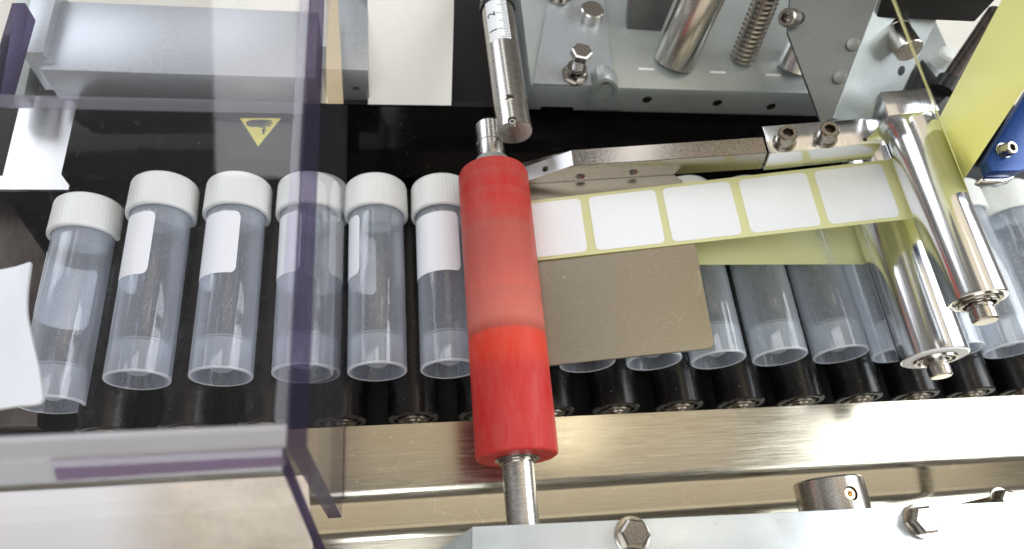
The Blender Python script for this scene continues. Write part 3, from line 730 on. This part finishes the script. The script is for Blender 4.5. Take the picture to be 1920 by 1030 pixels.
# from high above, edge-on towards the lens, round the upper roller, along the plate, round its edge, back to the lower roller
rr = ur + .12
dirr = V((9.5 - UR.x, 0, 307 - UR.z)); la = math.degrees(math.atan2(dirr.z, dirr.x))
tang = la - 88.0 - math.degrees(math.asin(rr/dirr.length)) * 0 - 1.0
tang = la - 90 + math.degrees(math.asin(rr/dirr.length)) - 0.6
TP = V((UR.x + rr*cos(radians(tang)), 0, UR.z + rr*sin(radians(tang))))
td = V((-sin(radians(tang)), 0, cos(radians(tang))))
path = [(TP.x + td.x*d, TP.z + td.z*d) for d in (170, 120, 80, 40, 10)]
bot = math.degrees(math.atan2(-pn.z, -pn.x)) % 360
path += arc(UR, rr, tang, bot - 360, 18)
Fq = UR - pn*rr; sF = (Fq - P0).dot(pu); hF = (Fq - P0).dot(pn)
for k in range(1, 8):
    s = sF + (-29 - sF)*k/8; Q = P0 + pu*s + pn*(hF*(1-k/8)); path.append((Q.x, Q.z))
E0 = P0 + pu*(-29.3) + pn*(-1.9); base = math.degrees(math.atan2(pn.z, pn.x))
path += arc(E0, 1.9, base, base + 180, 8)
Q0 = E0 - pn*1.9
path += arc(LR, lr + .15, 262, 380, 12)
bm = nb(); ys = []
nl = len(path)
for k in range(nl):
    ys.append(TY)
def drift(k): return 0
# the last stretch rises past the upper roller to the far right top, drifting sideways a little
wA = V((250.8, 0, 74.5)); wB = V((225.7, 0, 144)); wd = (wB - wA).normalized()
path = path[:-1]; ys = ys[:-1]
ws = wA - wd*36
for d in (0, 20, 36, 60, 90, 110, 150, 190):
    Q = ws + wd*d; path.append((Q.x, Q.z)); sh_ = 7.0*min(1, (d)/36); ys.append((TY[0] + sh_, TY[1] + sh_))
# split into the labelled strip and the bare return so both keep their own look in the list
ribbon(bm, path, ys)
obj('backing', bm, 'liner', strip)
lab_mesh = None
for k in range(-1, 4):
    pts = rrect(-15.6, 0, 15.6, 28.4, 2.4)
    if k == -1: pts = [(max(x, -10.5), y) for x, y in pts]
    s0_ = 17.5 + 35*k + (0, .2, -.15, .1, -.1)[k+1]
    def hh(s): return hF * (s + 29)/(sF + 29)
    b = nb(); prism(b, [PL_(s0_ + x, y + 1.45, hh(s0_ + x) + .13) for x, y in pts], pn*.1)
    obj('label', b, 'label', strip)

# mirror finished roller mount
mb = thing('roller_mount', 'small mirror polished block at the top of the upper chrome roller', 'block', (240, 72, 60))
z1 = 82
t = [at(1651, 172, z1), at(1744, 165, z1), at(1762, 206, z1), at(1667, 217, z1)]
bm = nb(); prism(bm, t, (0, 0, -24)); bevel(bm, .35, 2); obj('block', bm, 'chrome', mb)

# ================================================================= rear right: base, posts, plates
base = thing('machine_base', 'pale aluminium base plate with drilled front edge behind the black block', 'base plate', (155, 145, 5))
ZT = 26
bm = nb(); box(bm, (79, 115.5, 6.5), (330, 190, ZT), .7)
bb = obj('plate', bm, 'alulight', base)
c = nb(); ch = nb()
for px, py in ((1213, 187), (1345, 193), (1446, 200)):
    h = aty(px, py, 115.5); cyl(c, (h.x, 113, h.z), (0, 1, 0), 2.0, 9); lathe(ch, (h.x, 115.4, h.z), (0, 1, 0), [(0, 2.5), (0, 2.0), (3, 1.9), (3, 0)], 24)
h = aty(1047, 197, 115.5); 
box(c, (h.x-9, 112, 3), (h.x+9, 121, 9.5))
cut(bb, c); pieces('drilled_hole', ch, 'screw', base)
bm = nb(); q = [(80, 116.2, ZT), (125.5, 116.2, ZT), (140, 189, ZT), (82, 189, ZT)]
q = [at(998, 160, ZT+.02), at(1152, 165, ZT), at(1128, -20, ZT), at(1030, -20, ZT)]
for p in q: p.z = ZT + .01
prism(bm, q, (0, 0, 1.6)); bevel(bm, .3, 1); obj('raised_pad', bm, 'alu', base)
# arched boss with a slanting bore
yb_ = 113.2
arch = [(1104, 207), (1106, 176), (1112, 160), (1122, 150), (1135, 146), (1148, 150), (1158, 160), (1164, 176), (1166, 207)]
bm = nb(); prism(bm, [aty(x, y, yb_) for x, y in arch], (0, 9, 0)); bevel(bm, .4, 2)
bo = obj('bored_boss', bm, 'alulight', base)
h0 = aty(1134, 174, yb_); bd = V((.16, .58, -.80)).normalized()
c = nb(); cyl(c, h0 - bd*12, bd, 4.7, 22, 40); cut(bo, c)
bm = nb(); cyl(bm, h0 + bd*8, bd, 4.6, .5, 28); obj('bore_floor', bm, 'dark', base)
bm = nb(); cyl(bm, h0 + bd*7.5, bd, 2.0, .5, 24); obj('bore_screw', bm, 'brass', base)
# engraved marks on top
bm = nb()
for px, py in ((1212, 130), (1346, 136), (1450, 141)):
    p = at(px, py, ZT + .05); prism(bm, [p + V((a, b, 0)) for a, b in rrect(-4.5, -.7, 4.5, .7, .6, 3)], (0, 0, .1))
pieces('engraved_mark', bm, 'label', base)
# hex bolt standing proud on a threaded shank
def px_axis(bm, a, za, b, zb, prof, seg=40):
    A_, B_ = at(*a, za), at(*b, zb); L = (B_-A_).length; lathe(bm, A_, B_-A_, [(d*L, r) for d, r in prof], seg); return A_, B_
bt = thing('standing_bolt', 'hexagon bolt standing on the left pad of the aluminium base', 'bolt', tuple(at(1078, 148, ZT+1.7)))
p = at(1077, 142, ZT + 1.7)
bm = nb(); hex_head(bm, p, (0, 0, 1), 5.6, 3.6); lathe(bm, p + V((0, 0, 4.6)), (0, 0, 1), [(0, 5), (1.6, 5.0), (1.6, 3.0)], 32); pieces('washer|nut|nut_face', bm, 'screw', bt)
bm = nb(); lathe(bm, p + V((0, 0, 4)), (0, 0, 1), [(0, 0), (0, 3.0)] + [(1 + .8*k*.5, 3.0 - .3*(k % 2)) for k in range(22)] + [(11, 3.0), (11, 0)], 28); obj('shank', bm, 'chrome', bt)
bm = nb(); hex_head(bm, p + V((0, 0, 14)), (0, 0, 1), 5.4, 4.2, False, .3); obj('head', bm, 'satin', bt)
bt = thing('cap_bolt', 'dark round bolt head at the top edge beside the white gap', 'bolt', tuple(at(1112, 30, ZT+1.7)))
p = at(1106, 34, ZT + 1.7); bm = nb(); lathe(bm, p, (0, 0, 1), [(0, 0), (0, 6.2), (6, 6.2), (6.6, 5.6), (6.6, 0)], 36); obj('head', bm, 'satin', bt)
bt = thing('cap_bolt', 'bolt head cut by the top edge on the aluminium pad', 'bolt', tuple(at(1046, -4, ZT+1.7)))
p = at(1048, -6, ZT + 1.7); bm = nb(); lathe(bm, p, (0, 0, 1), [(0, 0), (0, 7), (2, 7), (2.2, 5), (8, 5), (8, 0)], 36); obj('head', bm, 'screw', bt)
# thick polished column, screw spindle, short drum
cn = nb(); px_axis(cn, (1262, 118), ZT, (1338, -50), 70, [(0, 0), (0, 10.6), (.02, 11.0), (1, 11.0), (1, 0)], 64)
tag(obj('support_column', cn, 'satin'), 'thick polished steel column standing on the aluminium base', 'column')
sp = thing('screw_spindle', 'coarse threaded spindle standing right of the thick steel column', 'spindle', tuple(at(1392, 118, ZT)))
A_, B_ = at(1391, 112, ZT), at(1452, -40, 70); L = (B_-A_).length
bm = nb(); n = 17; prof = [(0, 0), (0, 5.2)]
for k in range(n):
    d = L*k/n; prof += [(d + L/n*.1, 5.2), (d + L/n*.35, 6.8), (d + L/n*.65, 6.8), (d + L/n*.9, 5.2)]
prof += [(L, 0)]
lathe(bm, A_, B_-A_, prof, 40)
# shear the rings into a helix
axn, e1_, e2_ = frame(B_-A_)
for v in bm.verts:
    d = v.co - A_; s = d.dot(axn)
    if 1 < s < L - 1: a = math.atan2(d.dot(e2_), d.dot(e1_)); v.co += axn * (a/(2*pi)) * (L/n)
spo = obj('thread', bm, 'satin', sp)
bm = nb(); px_axis(bm, (1490, 128), ZT, (1520, 60), 44, [(0, 0), (0, 10), (1, 10), (1, 0)], 48)
tag(obj('short_drum', bm, 'chrome'), 'short polished drum half hidden by the grey side plate', 'drum')
bm = nb(); prism(bm, [at(1175, 55, ZT), at(1240, 60, ZT), at(1290, -60, ZT+30), at(1185, -60, ZT+30)], (0, 6, 0)); bevel(bm, .6)
tag(obj('rear_bracket', bm, 'aludk'), 'grey bracket behind the thick steel column', 'bracket')

# grey side plate: folded, left face darker, right face pale
sp_ = thing('side_plate', 'large folded grey side plate hanging above the chrome roller', 'side plate', (230, 90, 60))
ZA, ZB = 96, 62
cT, cB = at(1668, -60, 106), at(1562, 222, ZB)
lT, l1, l2 = at(1486, -60, 88), at(1477, 62, 80), at(1540, 232, ZB-2)
bm = nb(); nl_ = (cB - cT).cross(l1 - cT).normalized()
if nl_.z > 0: nl_ = -nl_
prism(bm, [cT, cB, l2, l1, lT], nl_*3.0)
fl = obj('left_face', bevel(bm, .3, 1), 'aludk', sp_)
c = nb(); fr_ = nb()
for px, py in ((1600, 83), (1575, 145)):
    Pq = ray_plane(px, py, cT, nl_); lathe(fr_, Pq - nl_*.05, nl_, [(0, 0), (-.12, 0), (-.12, 2.6), (0, 2.9), (.1, 2.9)], 28)
pieces('plug', fr_, 'plugm', sp_)
r1, r2, r3 = at(1696, 36, 88), at(1756, 44, 84), at(1694, 168, 68); r0 = at(1664, -60, 105)
bm = nb(); nr_ = (cB - cT).cross(r2 - cT).normalized()
if nr_.z > 0: nr_ = -nr_
def onr(px, py): return ray_plane(px, py, cT, nr_)
prism(bm, [cT, cB, onr(1600, 235), onr(1665, 225), onr(1694, 168), onr(1770, 10), onr(1800, -60)], nr_*3.0)
obj('right_face', bevel(bm, .3, 1), 'alulight', sp_)
bm = nb(); Pq = onr(1690, 133); lathe(bm, Pq - nr_*.06, nr_, [(0, 0), (0, 2.3), (.9, 2.3), (.9, 0)], 28); obj('drilled_hole', bm, 'black_bush', sp_)
bm = nb(); a = onr(1683, 62); dirn = (at(1713, 103, 100) - a); dirn.normalize()
best = min((abs((at(1712, 104, z) - a).length - 15.0), z) for z in range(40, 130))[1]
best = max([z for z in range(40, 130) if abs((at(1712, 104, z) - a).length - 15.0) < 1.2] or [best])
dirn = (at(1712, 104, best) - a).normalized(); a = a - dirn*2
lathe(bm, a, dirn, [(0, 0), (0, 6.3), (1.0, 6.3), (1.0, 5.9), (14.5, 5.9), (15.0, 5.5), (15.0, 0)], 44)
obj('round_stub', bm, 'satin', sp_)
# screw on its left flank
ss = thing('flank_screw', 'dark socket head screw sticking out of the left flank of the grey plate', 'screw', tuple(at(1470, 35, 84)))
P_a = at(1487, 34, 84); P_b = at(1452, 31, 92)
bm = nb(); socket_head(bm, P_a, P_b - P_a, 4.2, 7.5, False); obj('head', bm, 'satin', ss)
bm = nb(); lathe(bm, P_a, P_a - P_b, [(0, 3), (6, 3), (6, 0)], 24); obj('shank', bm, 'black_bush', ss)

# black housing, dark rod with bushing, white knob
bm = nb(); q = [at(1640, -160, 105), at(1665, -60, 105), at(1677, -12, 105), at(1868, -2, 105), at(1888, -60, 105), at(1910, -160, 105)]
hs = thing('black_housing', 'black plastic housing at the top right edge', 'housing', (235, 90, 95))
prism(bm, q, (0, 0, -14)); bevel(bm, .8, 2); obj('shell', bm, 'blackmatte', hs)
bm = nb(); prism(bm, [at(1812, -5, 105.2), at(1816, -5, 105.2), at(1856, -80, 105.2), at(1852, -80, 105.2)], (0, 0, .25)); obj('seam', bm, 'black_ink', hs)
rd = thing('dark_rod', 'dark steel rod with a black bushing behind the yellow web', 'rod', tuple(at(1772, 158, 40)))
A_, B_ = at(1776, 158, 40), at(1870, 20, 64)
bm = nb(); rod(bm, A_, B_, 4.6); obj('rod', bm, 'dark', rd)
bm = nb(); lathe(bm, A_ - (B_-A_).normalized()*4, B_-A_, [(0, 0), (0, 6.5), (7, 6.5), (7, 4.6)], 36); obj('bushing', bm, 'black_bush', rd)
bm = nb(); prism(bm, [at(1710, 160, 34), at(1730, 110, 34), at(1762, 150, 34), at(1790, 168, 34), at(1770, 185, 34), at(1720, 180, 34)], (0, 0, -8)); bevel(bm, .8)
obj('clamp', bm, 'black_bush', rd)
kb = nb(); p = at(1762, 118, 30); lathe(kb, p, (0, 0, 1), [(0, 0), (0, 5.4), (7, 5.4), (8.5, 4.4), (9, 3), (9, 0)], 32)
tag(obj('white_knob', kb, 'cap'), 'small white knob between the grey plate and the dark rod', 'knob')

# blue block with screw and its chrome foot
bl = thing('blue_block', 'blue metal block with a socket screw at the right edge', 'block', (282, 40, 60))
zb = 92
bm = nb(); prism(bm, [at(1850, 296, zb), at(1858, 320, zb), at(1915, 320, zb), at(1990, 286, zb), at(1975, 90, zb), at(1922, 178, zb)], (0, 0, -5)); bevel(bm, .7, 2)
obj('block', bm, 'blue', bl)
p = at(1880, 284, zb + .02); scr(bl, p, V((.12, -.25, 1)), 2.9, 3.4)
bm = nb(); prism(bm, [at(1838, 336, zb-5.4), at(1858, 316, zb-5.4), at(1916, 318, zb-5.4), at(1900, 336, zb-5.4), at(1882, 341, zb-5.4), at(1850, 340, zb-5.4)], (0, 0, -5)); bevel(bm, 1.0, 3)
obj('chrome_foot', bm, 'chrome', bl)

# ================================================================= front: cover plate with hex bolts, collar
ZF = 45
fp = thing('front_plate', 'white front cover plate along the bottom edge with hexagon bolts', 'cover plate', (150, -125, 40))
bm = nb(); q = [at(885, 988, ZF), at(1990, 936, ZF), at(1990, 1130, ZF), at(885, 1130, ZF)]
prism(bm, q, (0, 0, -5)); 
obj('plate', bevel(bm, .3, 2), 'painted', fp)
bm = nb(); prism(bm, [at(884, 990, ZF-.3), at(884, 1130, ZF-.3), at(760, 1130, ZF-14), at(826, 1031, ZF-14)], (.0, 0, -1.2)); obj('side_chamfer', bm, 'alulight', fp)
for i, (px, py) in enumerate(((1184, 1004), (1722, 978))):
    p = at(px, py, ZF + .02); bm = nb(); hex_head(bm, p, (0, 0, 1), 5.4, 4.4, True, .35 + .2*i); pieces('washer|hex_bolt', bm, 'screw', fp)
bm = nb(); cz = 14
c0 = V(((at(1483, 915, cz).x + at(1620, 898, cz).x)/2, -84.5, cz)); rcl = 14.2
clr = thing('shaft_collar', 'steel shaft collar with a set screw behind the white front plate', 'collar', (c0.x, -95, cz - rcl))
lathe(bm, c0, (0, -1, 0), [(0, 7), (0, rcl - .8), (.8, rcl), (22, rcl), (22.8, rcl - .8), (22.8, 7)], 64)
co = obj('ring', bm, 'satin', clr)
r = (right*(1597-960) + down*(925-515) + fwd*F).normalized(); oo = CAM - c0; a2 = r.x**2 + r.z**2; b2 = 2*(r.x*oo.x + r.z*oo.z); c2 = oo.x**2 + oo.z**2 - rcl**2
t_ = (-b2 - math.sqrt(max(0, b2*b2 - 4*a2*c2)))/(2*a2); Pq = CAM + r*t_; rad = V((Pq.x - c0.x, 0, Pq.z - c0.z)).normalized()
c = nb(); cyl(c, Pq + rad*2, -rad, 2.9, 6.5); cut(co, c)
bm = nb(); socket_head(bm, Pq - rad*3.6, rad, 2.6, 2.4, False, 1.2); obj('set_screw', bm, 'brass', clr)
bm = nb(); lathe(bm, c0 + V((0, -2, 0)), (0, -1, 0), [(0, 0), (0, 7), (60, 7), (60, 0)], 40); obj('shaft', bm, 'turned', clr)
p = at(1888, 938, 12); lb = nb(); hex_head(lb, p - V((0, 0, 4)), (.1, -.1, 1), 5.0, 4.4, True, .3)
cyl(lb, p - V((0, 0, 50)), (0, 0, 1), 3, 46)
lbt = thing('lower_bolt', 'hexagon bolt just above the white front plate at the right edge', 'bolt', tuple(p - V((0, 0, 4)))); pieces('washer|head|shank', lb, 'screw', lbt)
bm = nb(); q = [at(1365, 962, -30), at(1490, 915, -30), at(1640, 900, -30), at(1640, 975, -30), at(1365, 975, -30)]  # added wedge, its dark grey stands for a reflection beside the collar
prism(bm, q, (0, 0, -5)); bevel(bm, .4); tag(obj('reflection_wedge', bm, 'aludk'), 'added grey wedge standing for the dark reflection left of the shaft collar', 'bracket')

# ================================================================= acrylic guard
gd = thing('acrylic_guard', 'clear acrylic guard box with thick purple tinted edges over the left tubes', 'guard', (-90, -20, 0))
def slab(name, pts, d, edge='acryledge', face='acrylic', bev=.5):
    b = nb(); fs = prism(b, pts, d)
    for f in fs[2:]: f.material_index = 1
    return obj(name, b, [face, edge], gd, sharp=20)
XW = -12.6; TH = 5.2
slab('side_panel', [(XW, -84, -4), (XW, -84, 120), (XW, 215, 120), (XW, 215, -4)], (-TH, 0, 0))
ZTP = 120.3
slab('top_panel', [(XW - TH - .1, -77.8, ZTP - 6), (-190, -77.8, ZTP - 6), (-190, 24, ZTP - 6), (XW - TH - .1, 24, ZTP - 6)], (0, 0, 6), 'edge_light')
slab('joint_strip', [(XW - TH - 2.6, -77.6, ZTP + .1), (XW - TH - .2, -77.6, ZTP + .1), (XW - TH - .2, 140, ZTP + .1), (XW - TH - 2.6, 140, ZTP + .1)], (0, 0, 1.6), 'edge_light', 'edge_light')
slab('rear_panel', [(XW - TH - .1, 24.8, ZTP - 6.6), (-190, 24.8, ZTP - 6.6), (-190, 150, ZTP - 6.6), (XW - TH - .1, 150, ZTP - 6.6)], (0, 0, 6), 'edge_light')
slab('front_lip', [(XW - TH - .1, -83.2, ZTP - .4), (-190, -83.2, ZTP - .4), (-190, -78.2, ZTP - .4), (XW - TH - .1, -78.2, ZTP - .4)], (0, 0, -5), 'lip', 'lip')
slab('flap_edge', [(XW - TH - .1, -88.0, ZTP - 2), (-70, -88.6, ZTP - 2), (-72.5, -83.6, ZTP - 2), (XW - TH - .1, -83.6, ZTP - 2)], (0, 0, -1.5), 'purple', 'purple')
slab('front_flap', [(XW - 6.2, -89, ZTP - 3), (-190, -89, ZTP - 3), (-190, -116, 42), (XW + 2, -116, 42)], (0, 5, 1.5), 'edge_light')
slab('flap_side_edge', [(XW - 6.0, -89.2, ZTP - 3), (XW + 2.2, -116.2, 42), (XW + 2.2, -111, 43.5), (XW - 6.0, -84, ZTP - 1.5)], (.5, 0, 0), 'acryledge', 'acryledge')
# added sheet just behind the sloping flap, coloured as the flap's bright reflection
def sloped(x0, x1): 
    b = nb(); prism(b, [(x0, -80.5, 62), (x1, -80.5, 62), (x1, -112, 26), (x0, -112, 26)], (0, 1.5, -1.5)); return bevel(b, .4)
tag(obj('flap_reflection_sheet', sloped(-230, -19), 'beige'), 'added sheet painted as the reflection in the clear front flap, white at the left and mottled beige at the right', 'reflection sheet')
